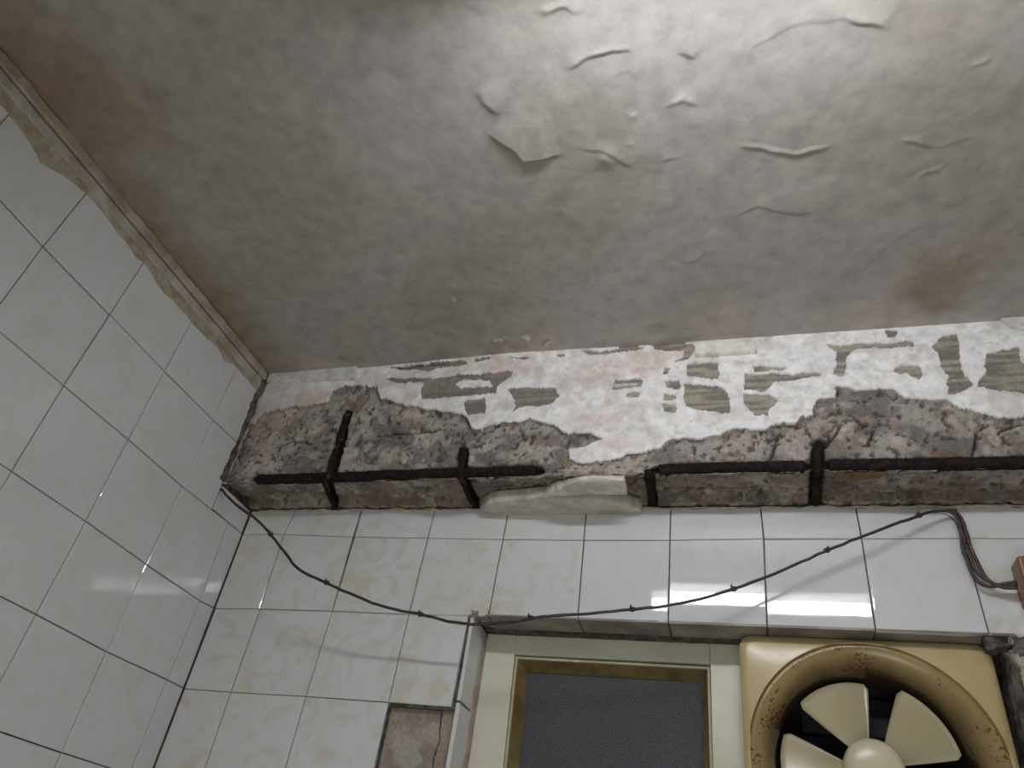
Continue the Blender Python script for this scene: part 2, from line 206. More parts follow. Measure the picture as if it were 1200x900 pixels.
def tile_mat(name, stain, strength):
    m, nt, b = M(name, rough=.1)
    p = geo(nt); rnd = N(nt, 'ShaderNodeObjectInfo').outputs['Random']
    ad = N(nt, 'ShaderNodeVectorMath', operation='ADD'); sc = N(nt, 'ShaderNodeVectorMath', operation='SCALE')
    cb = N(nt, 'ShaderNodeCombineXYZ')
    for i in range(3): nt.links.new(rnd, cb.inputs[i])
    nt.links.new(cb.outputs[0], sc.inputs[0]); sc.inputs['Scale'].default_value = 7.3
    nt.links.new(p, ad.inputs[0]); nt.links.new(sc.outputs[0], ad.inputs[1])
    n1 = noise(nt, 16, 3, .55, ad.outputs[0], 1.8)
    f = ramp(nt, n1.outputs[0], [(.48, G3(0)), (.68, G3(strength))])
    base = mix(nt, f, (.625, .645, .650), stain)
    n2 = noise(nt, 60, 5, .7, p); f2 = ramp(nt, n2.outputs[0], [(.72, G3(0)), (.80, G3(.35))])
    n3 = noise(nt, 5, 3, .5, p); base = mix(nt, ramp(nt, n3.outputs[0], [(.45, G3(0)), (.7, G3(.16))]), base, (.50, .46, .36))
    nt.links.new(mix(nt, f2, base, (.42, .36, .25)), b.inputs['Base Color'])
    n4 = noise(nt, 22, 2, .5, ad.outputs[0]); bump(nt, b, n4.outputs[0], .03, .001)
    r = ramp(nt, n3.outputs[0], [(.4, G3(.018)), (.7, G3(.045))]); nt.links.new(r, b.inputs['Roughness'])
    return m
T_PLAIN = tile_mat('glazed_tile_plain', (.56, .54, .46), .3)
T_MARB = tile_mat('glazed_tile_marbled', (.54, .49, .35), .62)
T_BROWN = simple('dark_brown_tile', (.17, .15, .13), (.34, .31, .27), 14, .45, .1)  # darker grey-brown tiles for the top of the window opening
T_LEFT = tile_mat('glazed_tile_greenish', (.56, .54, .44), .4)
def attr_mat(name, rough, bscale, bstr, bdist, spec=.3):
    m, nt, b = M(name, rough=rough, spec=spec)
    a = N(nt, 'ShaderNodeAttribute', attribute_name='Col'); p = geo(nt)
    n = noise(nt, bscale, 8, .65, p); n2 = noise(nt, bscale*.28, 5, .6, p)
    f = ramp(nt, n.outputs[0], [(.3, G3(.80)), (.7, G3(1.18))])
    nt.links.new(mix(nt, 1.0, a.outputs['Color'], f, 'MULTIPLY'), b.inputs['Base Color'])
    s = N(nt, 'ShaderNodeMath', operation='ADD'); nt.links.new(n.outputs[0], s.inputs[0]); nt.links.new(n2.outputs[0], s.inputs[1])
    bump(nt, b, s.outputs[0], bstr, bdist); return m
CONC_M = attr_mat('broken_concrete', .9, 150, 1.0, .007, .15)
PLAST_M = attr_mat('skim_plaster', .75, 60, .25, .001)
GROUT = simple('dark_grout', (.05, .045, .04), (.16, .14, .12), 90, .9, .5)
MORTAR = simple('old_mortar', (.16, .13, .11), (.42, .37, .31), 55, .92, .9, .004)
MORTAR_DK = simple('dark_mortar', (.03, .026, .024), (.15, .13, .115), 45, .9, .9, .004)  # darker mortar for the opening's edges and the beam joint
WHITEWALL = simple('white_glaze', (.60, .61, .60), (.66, .67, .65), 6, .2, 0)
FLOORM = simple('floor_tiles', (.30, .28, .26), (.42, .40, .37), 8, .4, 0)
IRON = simple('black_rusted_iron', (.005, .004, .005), (.024, .014, .011), 120, .85, .9, .002, spec=.2)
IRON_R = simple('rusty_iron', (.012, .009, .008), (.16, .075, .03), 75, .9, .9, .002, spec=.2, lo=.55, hi=.72)
CREAM = simple('cream_enamel', (.60, .58, .45), (.68, .67, .56), 9, .35, .05, .0005)
SASH_L = simple('gold_sash_lip', (.42, .38, .24), (.56, .52, .36), 20, .4, 0)
SASH = simple('bronze_sash', (.13, .095, .035), (.24, .18, .07), 25, .5, .2)
FLAKE = simple('paint_flake_white', (.40, .38, .34), (.50, .48, .44), 30, .6, .1)
TRIMM = simple('dusty_moulding', (.33, .29, .23), (.50, .47, .40), 18, .7, .4, .001)
TRIMP = simple('brownish_moulding', (.30, .245, .19), (.44, .38, .31), 18, .7, .4, .001)
def fan_mat(name, c1, c2, speck):
    m, nt, b = M(name, rough=.24); p = geo(nt)
    n = noise(nt, 7, 4, .5, p); base = ramp(nt, n.outputs[0], [(.35, c1), (.7, c2)])
    n2 = noise(nt, 210, 3, .6, p); n3 = noise(nt, 16, 2, .5, p)
    mm = N(nt, 'ShaderNodeMath', operation='MULTIPLY'); nt.links.new(n2.outputs[0], mm.inputs[0]); nt.links.new(n3.outputs[0], mm.inputs[1])
    f = ramp(nt, mm.outputs[0], [(speck, G3(0)), (speck+.03, G3(.9))])
    nt.links.new(mix(nt, f, base, (.09, .03, .012)), b.inputs['Base Color']); return m
FAN_P = fan_mat('yellowed_plastic_panel', (.44, .345, .155), (.50, .41, .22), .60)
FAN_R = fan_mat('greasy_plastic_ring', (.24, .165, .065), (.32, .235, .10), .328)
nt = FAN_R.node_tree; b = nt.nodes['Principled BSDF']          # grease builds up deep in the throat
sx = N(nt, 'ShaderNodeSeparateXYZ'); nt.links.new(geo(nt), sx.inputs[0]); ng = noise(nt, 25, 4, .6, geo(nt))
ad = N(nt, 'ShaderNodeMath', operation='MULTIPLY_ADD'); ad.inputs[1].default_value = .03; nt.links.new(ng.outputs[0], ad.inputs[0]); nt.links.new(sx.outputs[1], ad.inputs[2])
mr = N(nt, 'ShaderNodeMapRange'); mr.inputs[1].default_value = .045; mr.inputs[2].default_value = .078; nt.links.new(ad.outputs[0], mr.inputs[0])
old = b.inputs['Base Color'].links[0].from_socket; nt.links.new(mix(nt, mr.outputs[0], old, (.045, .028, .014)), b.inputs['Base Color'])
FAN_B = fan_mat('yellowed_plastic_blades', (.37, .325, .19), (.44, .39, .25), .60)
FAN_H = fan_mat('yellowed_plastic_hub', (.58, .53, .36), (.66, .62, .46), .40)
BLACK = simple('dull_black', (.006, .006, .009), (.02, .02, .026), 20, .7, 0)  # near-black colour for the fan duct and shutters
CABLE = simple('black_cable_sheath', (.012, .011, .012), (.04, .035, .03), 60, .45, .3)
WIREB = simple('brown_wire_sheath', (.035, .014, .010), (.085, .034, .024), 60, .5, .3)
WIREP = simple('purple_wire_sheath', (.025, .014, .022), (.06, .03, .045), 60, .5, .3)
BOXM = simple('brown_plastic_box', (.16, .065, .034), (.22, .095, .05), 15, .45, .1)
LAMPM = simple('white_lamp_metal', (.7, .7, .7), (.75, .75, .75), 5, .4, 0)
em = bpy.data.materials.new('fluorescent_glow'); em.use_nodes = True; nt = em.node_tree
e = N(nt, 'ShaderNodeEmission'); e.inputs[0].default_value = TUBE_COL; e.inputs[1].default_value = TUBE_POWER
nt.links.new(e.outputs[0], nt.nodes['Material Output'].inputs[0])
gm, nt, b = M('patterned_glass', (.30, .32, .34), .09)
b.inputs['Transmission Weight'].default_value = .6; b.inputs['IOR'].default_value = 1.45
v = noise(nt, 430, 1.0, .5, geo(nt))
bump(nt, b, v.outputs[0], 1.0, .008)

# ---------------------------------------------------------------- ceiling
def zc(x): return ZA+np.interp(x, [0, .22, .55, .9, 1.4], [.331, .337, .350, .346, .347])
cx = np.concatenate([np.arange(-.01, 1.50, .0028), np.linspace(1.52, XR+.02, 14)])
cy = np.concatenate([np.linspace(YF-.02, -1.02, 16), np.arange(-1.0, -.085, .0028), [-.05, .0, .1]])
X, Y = np.meshgrid(cx, cy, indexing='ij'); H = np.zeros(X.shape)
wx = X+.006*(fbm(X, Y, .02, 3, 51)-.5); wy = Y+.006*(fbm(X, Y, .02, 3, 52)-.5)
for kind, pts, h, wd in CEIL:
    if kind == 'b':
        d = np.hypot(X-pts[0][0], (Y-pts[0][1])); H -= .45*h*np.exp(-(d/wd)**2)*(1+.5*(fbm(X, Y, .01, 2, 3)-.5)); continue
    d, u, nx, ny = dline(wx, wy, pts); tp = np.clip(np.minimum(u, 1-u)/.18, 0, 1); tp = .15+.85*tp
    tp = tp*np.where((u <= 0) | (u >= 1), np.exp(-(d/.006)**2), 1)
    if kind == 'r': H -= .65*h*tp*np.exp(-(d/(wd*.42+.0008))**2)
    else:
        side = sst(-.0016, .0016, ny-wy); H -= .42*h*tp*side*np.exp(-(d/wd))
H -= .0045*fbm(X, Y, .16, 3, 11)+.0012*fbm(X, Y, .03, 3, 12)+.0005*fbm(X, Y, .008, 2, 13)
col = np.ones(X.shape+(3,))*np.array([.40, .375, .345])
col = mixc(col, (.36, .33, .29), sst(.45, .7, fbm(X, Y, .25, 4, 21)))
for sx, sy, r, s in STAIN:
    d = np.hypot(X-sx, Y-sy)/r+(fbm(X, Y, .05, 4, 31)-.5)*1.2
    col = mixc(col, (.26, .18, .09), np.clip(s, 0, 1)*.55*(1-sst(.3, 1.3, d)))
col = mixc(col, (.50, .40, .35), .5*sst(.52, .7, fbm(X, Y, .12, 3, 41))*sst(-.35, -.12, Y))
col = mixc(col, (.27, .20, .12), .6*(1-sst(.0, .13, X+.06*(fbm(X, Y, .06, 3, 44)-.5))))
Z = zc(X)+H
cm = attr_mat('peeling_ceiling_paint', .42, 35, .12, .001, .5)
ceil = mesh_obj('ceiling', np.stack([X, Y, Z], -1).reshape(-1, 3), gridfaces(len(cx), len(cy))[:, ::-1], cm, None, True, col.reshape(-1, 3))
tag(ceil, 'off-white ceiling with blistered, cracked and peeling paint', kind='structure')
for i, (fx, fy) in enumerate(FLAKES):
    a = 1.1*i; V = []; F = []; sx, sy = (.011, .006) if i < 4 else (.006, .004)
    for s in (0, 1):
        for j in range(6):
            for k in range(4):
                u, v = j/2.5-1, k/1.5-1; u *= 1-.25*abs(v)
                px, py = u*sx*(1+.2*math.sin(7*v+i)), v*sy*(1+.2*math.sin(5*u+i))
                V.append((fx+px*math.cos(a)-py*math.sin(a), fy+px*math.sin(a)+py*math.cos(a), float(zc(fx))-.0035-.006*(v+1)*.5*(.6+.4*u*u)+s*.0008))
    for j in range(5):
        for k in range(3):
            q = j*4+k; F += [(q, q+1, q+5, q+4), (q+28, q+29, q+25, q+24)]
    rim = [(j*4, j*4+4) for j in range(5)]+[(20+k, 21+k) for k in range(3)]+[(j*4+7, j*4+3) for j in range(4, -1, -1)]+[(k+1, k) for k in range(2, -1, -1)]
    for p, q in rim: F.append((p, q, q+24, p+24))
    mesh_obj('paint_flake', V, F, FLAKE, ceil, True)
roof = MB().box(-.12, XR+.12, YF-.12, .2, ZA+.40, ZA+.50).build('slab', MORTAR, ceil)

# ---------------------------------------------------------------- beam
def surf(x, t, D):
    """point on the beam skin: t > 0 up the face, t < 0 back along the underside; D outward"""
    r = .012; y = np.where(t > r, YB, np.where(t < -r, YB-t, YB+(r-t)**2/(4*r)))
    z = np.where(t > r, ZS+t, np.where(t < -r, ZS, ZS+(r+t)**2/(4*r)))
    a = np.clip((t+.03)/.06, 0, 1)*math.pi/2
    return np.stack([x+0*t, y-np.sin(a)*D, ZA+z-np.cos(a)*D], -1)
bx = np.arange(-.004, XR+.004, .0026); bt = np.arange(-.112, .300, .0026)
BX, BT = np.meshgrid(bx, bt, indexing='ij')
cpoly = [(-1, -1), (-1, CONC[0][1]+.01)]+CONC+[(1.52, .12), (1.62, .10), (1.7, .15), (1.85, .13), (3, .12), (3, -1)]
XTRAH = [[(1.50, .20), (1.58, .21), (1.60, .16), (1.53, .15)], [(1.70, .25), (1.86, .24), (1.84, .21), (1.72, .22)]]
def warp(X, T, a=.008, s=.018, sd=60): return X+a*(fbm(X, T, s, 4, sd, .6)-.5), T+a*(fbm(X, T, s, 4, sd+7, .6)-.5)
def masks(X, T):
    wx, wt = warp(X, T, .016, .022); con = inpoly(wx, wt, cpoly) | (T < -.004)
    wx, wt = warp(X, T, .012, .016, 70); hol = np.zeros(X.shape, bool)
    for h in HOLES+XTRAH: hol |= inpoly(wx, wt, h)
    for h in ISLES: hol &= ~inpoly(wx, wt, h)
    return con, hol
con, hol = masks(BX, BT)
rough = fbm(BX, BT, .05, 6, 80, .72); fine = fbm(BX, BT, .012, 3, 90, .6)
chunk = np.abs(fbm(BX, BT, .035, 3, 95)-.5)*2
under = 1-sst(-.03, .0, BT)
D = np.where(con, -.006-.020*(rough-.35)-.006*(1-chunk)*(fine), -.003-.0016*vnoise(BX/.04, BT/.0045, 5)-.0015*fbm(BX, BT, .01, 3, 6))
D = D-np.where(con, .004*under, 0)
D = np.where(BT < -.098, -.003-.004*fine, D)
col = np.ones(BX.shape+(3,))*np.array([.46, .415, .375])
col = mixc(col, (.29, .25, .22), sst(.45, .65, fbm(BX, BT, .03, 5, 101, .6)))
col = mixc(col, (.58, .50, .44), sst(.52, .7, fbm(BX, BT, .022, 4, 111, .6)))
col = mixc(col, (.17, .165, .165), .7*sst(.58, .7, fbm(BX, BT, .05, 4, 116, .6)))
pit = sst(.66, .74, fbm(BX, BT, .008, 2, 118, .6)); D = D-np.where(con, .004*pit, 0); col = mixc(col, (.09, .075, .065), .8*pit*con)
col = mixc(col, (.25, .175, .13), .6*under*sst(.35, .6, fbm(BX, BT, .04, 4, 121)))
col = mixc(col, (.52, .40, .36), .5*(1-sst(.02, .12, BX))*sst(.06, .13, BT))
for a, b_, c, r in [(.36, .030, (.30, .25, .2), .03), (1.27, .02, (.22, .17, .10), .04), (1.16, -.02, (.30, .2, .07), .04), (.69, .045, (.40, .28, .15), .014), (1.175, .105, (.48, .31, .24), .010), (1.22, .1, (.45, .34, .3), .010), (.226, .19, (.33, .12, .05), .010)]:
    d = np.hypot(BX-a, (BT-b_)*1.4)/r+(fbm(BX, BT, .01, 3, 131)-.5)*1.5; col = mixc(col, c, .8*(1-sst(.5, 1.2, d)))
beige = np.ones(BX.shape+(3,))*np.array([.46, .41, .33])
beige = mixc(beige, (.27, .245, .22), sst(.35, .65, vnoise(BX/.05, BT/.005, 7)*.6+.4*fbm(BX, BT, .02, 3, 141)))
beige = mixc(beige, (.25, .225, .20), .6*(1-sst(.5, .85, BX)))
col = np.where(con[..., None], col, beige)
col = np.where((BT < -.100)[..., None], mixc(np.ones(BX.shape+(3,))*np.array([.55, .48, .38]), (.3, .22, .15), sst(.4, .6, fine)), col)
for pts in CRACKS:
    jx, jt = warp(BX, BT, .006, .008, 150); d, u, _, _ = dline(jx, jt, pts)
    k = (1-sst(.0008, .0032, d)); D = D-.011*k; col = mixc(col, (.05, .04, .035), .85*k)
for i, pts in enumerate(BARS):
    jx, jt = warp(BX, BT, .008, .012, 160); P = [tuple(q) for q in pts]
    if i == 2: P = P[:-1]+[(XR, .016)]
    d, u, _, _ = dline(jx, jt, P); k = 1-sst(.0135, .0175, d); D = lerp(D, -.024, k); col = mixc(col, (.012, .009, .009), 1-sst(.0145, .0195, d))
    col = mixc(col, (.17, .10, .06), .5*(1-sst(.016, .03, d))*(d > .017)*sst(.45, .6, fine))
SW = [.0085, .0085, .0085, .0095]
for i, pts in enumerate(STIR):
    jx, jt = warp(BX, BT, .007, .012, 170); d, u, _, _ = dline(jx, jt, pts); wdt = SW[i]*(1 if i else (.75+.5*np.sin(u*3.1)))
    k = 1-sst(wdt*.8, wdt*1.25, d); D = lerp(D, np.minimum(D, -.019), k); col = mixc(col, (.018, .013, .012), 1-sst(wdt*.9, wdt*1.3, d))
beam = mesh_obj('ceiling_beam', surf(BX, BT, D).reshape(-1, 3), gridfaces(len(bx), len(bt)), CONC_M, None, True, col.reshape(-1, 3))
tag(beam, 'broken concrete beam under the ceiling with spalled underside and exposed reinforcing bars', kind='structure')
MB().box(.0, XR, YB+.036, -.002, ZA+ZS+.036, ZA+.30).build('core', MORTAR, beam)
def patch(name, fmask, D0, lo, mat, colf, x0, x1, t0, t1, step=.0022, parent=beam, amp=.0008, seed=0, edge=None):
    gx = np.arange(x0, x1, step); gt = np.arange(t0, t1, step); X, T = np.meshgrid(gx, gt, indexing='ij')
    m = fmask(X, T); nu, nv = X.shape
    cell = m[:-1, :-1] & m[1:, :-1] & m[1:, 1:] & m[:-1, 1:]
    Dv = D0(X, T) if callable(D0) else D0+amp*(fbm(X, T, .02, 4, 200+seed)-.5)*2
    top = surf(X, T, Dv).reshape(-1, 3); bot = surf(X, T, lo(X, T) if callable(lo) else lo+0*X).reshape(-1, 3)
    cf = colf(X, T).reshape(-1, 3); n = nu*nv
    I, J = np.nonzero(cell); a = I*nv+J; F = [np.stack([a, a+nv, a+nv+1, a+1], 1)]
    pad = np.pad(cell, 1)
    for di, dj, e0, e1 in ((-1, 0, 0, 1), (1, 0, nv+1, nv), (0, -1, nv, 0), (0, 1, 1, nv+1)):
        nb = pad[1+di:1+di+cell.shape[0], 1+dj:1+dj+cell.shape[1]]
        I, J = np.nonzero(cell & ~nb); a = I*nv+J; p0 = a+e0; p1 = a+e1
        if di == -1: p0, p1 = a+1, a
        if di == 1: p0, p1 = a+nv, a+nv+1
        if dj == -1: p0, p1 = a, a+nv
        if dj == 1: p0, p1 = a+nv+1, a+1
        F.append(np.stack([p1, p0, p0+n, p1+n], 1))
    F = np.concatenate(F); V = np.concatenate([top, bot]); cc = np.concatenate([cf, cf*.75])
    used, inv = np.unique(F, return_inverse=True)
    return mesh_obj(name, V[used], inv.reshape(F.shape), mat, parent, False, cc[used])
def white(X, T):
    c = np.ones(X.shape+(3,))*np.array([.80, .79, .775])
    c = mixc(c, (.66, .64, .60), sst(.5, .7, fbm(X, T, .04, 4, 210)))
    nn = fbm(X, T, .035, 4, 220, .6)
    for a, b_, r in PINK:
        d = np.hypot(X-a, (T-b_)*2.2)/(r*1.25)+(nn-.5)*3.0; c = mixc(c, (.68, .53, .48), .62*(1-sst(-.2, 1.5, d)))
    c = mixc(c, (.55, .53, .49), .5*sst(.62, .72, fbm(X, T, .012, 3, 230)))
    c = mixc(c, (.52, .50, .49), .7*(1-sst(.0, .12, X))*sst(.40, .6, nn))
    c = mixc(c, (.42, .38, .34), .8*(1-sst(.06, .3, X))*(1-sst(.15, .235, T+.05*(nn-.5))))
    return c
def plast_mask(X, T):
    c, h = masks(X, T); return ~c & ~h
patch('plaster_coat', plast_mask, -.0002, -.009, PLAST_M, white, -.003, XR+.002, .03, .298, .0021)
def pm(poly, a=.004, s=.01, sd=300):
    def f(X, T):
        wx, wt = warp(X, T, a, s, sd); return inpoly(wx, wt, poly)
    return f
flat = lambda c: (lambda X, T: mixc(np.ones(X.shape+(3,))*np.array(c), tuple(v*.8 for v in c), sst(.4, .7, fbm(X, T, .02, 4, 240))))
o = patch('plaster_slab', pm(SLABLOW), lambda X, T: .006+.0012*fbm(X, T, .03, 3, 5)+.006*sst(-.02, -.09, T), -.012, PLAST_M, flat((.58, .53, .465)), .44, .86, -.112, .04, .0015)
o['label'] = 'long grey plaster slab clinging to the beam underside'
o = patch('plaster_slab', pm(SLABUP, .003), .010, -.010, PLAST_M, flat((.72, .67, .60)), .58, .82, -.06, .05, .0014, amp=.0005, seed=2)
o['label'] = 'short curved plaster slab with pale broken rim'
o = patch('plaster_slab', pm(SLABTOP, .002), .010, -.010, PLAST_M, flat((.72, .69, .62)), .85, 1.05, .20, .30, .0014, amp=.0006, seed=3)
o['label'] = 'cream plaster piece standing proud under the ceiling'
o = patch('plaster_slab', pm(SLABR, .002), .007, -.010, PLAST_M, flat((.70, .68, .63)), 1.36, 1.55, .20, .31, .0016, amp=.0006, seed=4)
o = patch('plaster_strip', pm(CORN, .0015), .007, -.010, PLAST_M, flat((.66, .65, .62)), -.003, .26, .20, .30, .0016, amp=.0004, seed=5)
o['label'] = 'smooth white plaster strip along the ceiling at the corner'
def on_beam(pts, depth, dz=None): return [surf(np.array(x), np.array(t), -depth).tolist() for x, t in pts]
for i, pts in enumerate(BARS):
    P = smooth_line([(x, t, 0) for x, t in (pts if i < 2 else pts[:-1]+[[XR-.01, .016]])], .004)
    Q = np.array(on_beam(P[:, :2], .016))
    r = .0098+.0009*(np.arange(len(Q)) % 3 == 0)+.0012*(vnoise(np.arange(len(Q))*.21, np.zeros(len(Q)), 9+i)-.5)
    mesh_obj('reinforcing_bar', *tube(Q, r, 10), IRON, beam, True)
for i, pts in enumerate(STIR):
    P = smooth_line([(x, t, 0) for x, t in pts], .004); Q = np.array(on_beam(P[:, :2], [.006, .006, .008, .006][i]))
    r = np.full(len(Q), .0062)+.0035*(vnoise(np.arange(len(Q))*.25, np.zeros(len(Q)), 19+i)-.4)
    mesh_obj('stirrup', *tube(Q, r, 8), IRON_R if i < 2 else IRON, beam, True)

# ---------------------------------------------------------------- walls
OX0, OX1, OZT, OZB = .521, 1.336, -.145, -.80          # window opening
HX0, HX1, HZ0, HZ1 = .404, .519, -.445, -.300          # missing tile
wb = MB()
for a in [(-.1, OX0, HZ1, .34), (-.1, HX0, HZ0, HZ1), (HX1, OX0, HZ0, HZ1), (-.1, OX0, -ZA, HZ0), (OX0, OX1, OZT, .34), (OX0, OX1, -ZA, OZB), (OX1, XR+.1, -ZA, .34)]:
    wb.box(a[0], a[1], .005, .16, ZA+a[2], ZA+a[3])
wb.box(HX0, HX1, .024, .16, ZA+HZ0, ZA+HZ1)
wallb = wb.build('wall_back', GROUT); tag(wallb, 'tiled back wall below the beam around the window', kind='structure')
walll = MB().box(-.15, -.005, YF-.1, .16, 0, ZA+.42).build('wall_left', GROUT); tag(walll, 'tiled left wall running up to the ceiling', kind='structure')
wallr = MB().box(XR, XR+.12, YF-.1, .16, 0, ZA+.42).build('wall_right', WHITEWALL); tag(wallr, 'plain pale right wall', kind='structure')
wallf = MB().box(-.15, XR+.12, YF-.12, YF, 0, ZA+.42).build('wall_front', WHITEWALL); tag(wallf, 'plain pale wall behind the viewer', kind='structure')
floor = MB().box(-.15, XR+.12, YF-.12, .16, -.1, 0).build('floor', FLOORM); tag(floor, 'plain floor', kind='structure')
rt = random.Random(3)
def tile(corners, mapf, mat, parent, gap=(.0010, .0007), tilt=.0007, name='tile', th=.009):
    """corners (u,z): bl, br, tr, tl; mapf(u, z, d) -> xyz with d the depth behind the face"""
    (a, b, c, d) = [np.array(q, float) for q in corners]; gx, gz = gap
    a = a+(gx, gz); b = b+(-gx, gz); c = c+(-gx, -gz); d = d+(gx, -gz)
    off = [rt.uniform(-tilt, tilt) for _ in range(3)]; off.append(off[0]+off[2]-off[1])
    V = []; ch = .0012; ins = [(ch, ch), (-ch, ch), (-ch, -ch), (ch, -ch)]
    for k, q in enumerate((a, b, c, d)): V.append(mapf(q[0], q[1], th))
    for k, q in enumerate((a, b, c, d)): V.append(mapf(q[0], q[1], ch*.8+off[k]))
    for k, q in enumerate((a, b, c, d)): V.append(mapf(q[0]+ins[k][0], q[1]+ins[k][1], off[k]))
    F = [(8, 9, 10, 11)]
    for k in range(4):
        k2 = (k+1) % 4; F += [(k, k2, 4+k2, 4+k), (4+k, 4+k2, 8+k2, 8+k)]
    return mesh_obj(name, V, F, mat, parent)
def interp_line(tab, v): 
    t = np.array(tab); return float(np.interp(v, t[:, 0], t[:, 1]))
RB = {k: (lambda x, t=v[0]: interp_line(t, x)) for k, v in ROWS.items()}
RL = {k: (lambda y, t=v[1]: interp_line(t, y)) for k, v in ROWS.items()}
for k, zz in (('E', -.6), ('F', -.75)): RB[k] = RL[k] = (lambda v, zz=zz: zz)
RB['D'] = lambda x: -.447
RB['B'] = lambda x: interp_line([r for r in ROWS['B'][0] if r[0] < .42]+[[.5, -.1465], [1.3, -.1475], [1.334, -.1416]], x)
RB['top'] = lambda x: .056
back_cols = [[[-.3, .0004], [.05, .0012]]]+VB+[[[-.3, 1.302+.15*k], [.05, 1.300+.15*k]] for k in range(1, 5)]
fb = lambda u, z, d: (u, d, ZA+z)
fl = lambda u, z, d: (-d, u, ZA+z)
def quad(c0, c1, r0, r1, R):
    """intersect two column lines with two row lines"""
    out = []
    for c, r in ((c0, r0), (c1, r0), (c1, r1), (c0, r1)):
        z = -.1
        for _ in range(3): u = interp_line(c, z); z = R[r](u)
        out.append((u, z))
    return out
order = ['top', 'A', 'B', 'C', 'D', 'E', 'F']
nc = len(back_cols)
edgeL = [[-.3, .5165], [-.14, .5165]]; edgeR = [[-.3, 1.334], [-.14, 1.334]]
for r in range(6):
    for c in range(nc-1):
        c0, c1 = back_cols[c], back_cols[c+1]; g = (.0010, .0006)
        if c in (1, 2) and r < 2: g = (.0014, .0006)
        if r >= 2:
            if 3 <= c <= 8:
                if c == 3: c1 = edgeL
                else: continue
            if c == 9: c0 = edgeR
            if c == 3 and order[r] == 'C': continue       # the missing tile
        q = quad(c0, c1, order[r+1], order[r], RB)
        if r == 2 and c == 3: q[1] = (q[1][0]-.0025, q[1][1])
        mat = T_MARB if (r > 0 and 0 <= c <= 4) or (r == 0 and c < 3) or c >= 9 else T_PLAIN
        if c == 2 and r == 0: q[0] = (q[0][0]+.0035, q[0][1]); q[3] = (q[3][0]+.002, q[3][1])
        if c == 2 and r == 1: q[3] = (q[3][0]+.0035, q[3][1])
        o = tile(q, fb, mat, wallb, g)
MB().box(.0, XR, .0, .01, .0, ZA-.755).build('lower_tiling', WHITEWALL, wallb)
# left wall: columns counted from the corner
L0 = [[-.3, -.0002], [.06, -.0002]]; L1 = VL[0]; LB = [[-.3, -.109], [.3, -.109]]
lcols = [L1]+VL[1:]+[[[-.3, -.80-.15*k], [.3, -.80-.15*k]] for k in range(1, 4)]
lord = ['T', 'Z', 'A', 'B', 'C', 'D', 'E', 'F']
for r in range(7):
    if r >= 2: tile(quad(L1, L0, lord[r+1], lord[r], RL), fl, T_PLAIN, walll, (.0014, .0009), .0003)
    for c in range(len(lcols)-1):
        ca, cb_ = lcols[c+1], lcols[c]
        if c == 0 and r < 2: cb_ = LB
        tile(quad(ca, cb_, lord[r+1], lord[r], RL), fl, T_LEFT, walll, (.0009, .0009))
tile([(-.106, .0045), (-.002, .0045), (-.002, .056), (-.106, .056)], fl, T_PLAIN, walll, (.001, .0008), .0002)
MB().box(-.006, .0, YF, 0, 0, ZA-.755).build('lower_tiling', WHITEWALL, walll)
MB().box(-.006, .0, YF, -1.256, ZA-.75, ZA+.33).build('far_tiling', WHITEWALL, walll)
# mortar bed in the hole left by the missing tile
gx = np.arange(HX0-.002, HX1+.004, .0015); gz = np.arange(HZ0, HZ1+.001, .0015); X, Z = np.meshgrid(gx, gz, indexing='ij')
crack = [(.4935, -.300), (.4945, -.325), (.4975, -.345), (.4935, -.37), (.4955, -.40), (.492, -.45)]
jx, jz = warp(X, Z, .004, .008, 400); d, u, nx, _ = dline(jx, jz, crack)
dep_ = .015+.004*(fbm(X, Z, .04, 5, 410)-.5)-.002*(X > nx); k = 1-sst(.0004, .0018, d); dep_ += .006*k
col = np.ones(X.shape+(3,))*np.array([.48, .44, .38]); col = mixc(col, (.33, .295, .25), sst(.42, .62, fbm(X, Z, .03, 4, 420)))
col = mixc(col, (.42, .36, .26), .8*(X > nx)); col = mixc(col, (.36, .29, .25), .5*sst(.5, .6, fbm(X, Z, .05, 3, 430))); col = mixc(col, (.04, .03, .03), k)
mesh_obj('mortar_bed', np.stack([X, dep_, ZA+Z], -1).reshape(-1, 3), gridfaces(len(gx), len(gz)), CONC_M, wallb, True, col.reshape(-1, 3))

# moulding where the left wall meets the ceiling
def ragged_strip(y0, y1, z0f, z1f, th, n, seed, base=-.004):
    ys = np.linspace(y0, y1, n); V = []; F = []
    for i, y in enumerate(ys):
        a = z0f(y); b_ = z1f(y); t = th*(.8+.4*vnoise(y*90, 1., seed))
        V += [(base, y, ZA+a), (t*.7, y, ZA+a), (t, y, ZA+a+.002), (t, y, ZA+b_-.002), (t*.7, y, ZA+b_), (base, y, ZA+b_)]
    for i in range(n-1):
        for k in range(5): F.append((i*6+k, i*6+k+1, (i+1)*6+k+1, (i+1)*6+k))
    F.append(tuple(range(5, -1, -1))); F.append(tuple((n-1)*6+k for k in range(6)))
    return V, F
trim = empty('trim_1', (0, -.6, ZA+.30)); tag(trim, 'narrow double moulding between left tiles and ceiling', kind='structure')
fn = lambda y, s, a, sd: a*(float(fbm(np.array(y+9.), np.array(1.), s, 4, sd))-.5)
at_parent(mesh_obj('lower_moulding', *ragged_strip(-1.9, -.113, lambda y: .2875+fn(y, .05, .003, 1), lambda y: .3065, .004, 300, 1), TRIMM, trim))
at_parent(mesh_obj('upper_moulding', *ragged_strip(-1.9, -.113, lambda y: .3085, lambda y: .328+fn(y, .04, .004, 3), .008, 300, 2), TRIMP, trim))
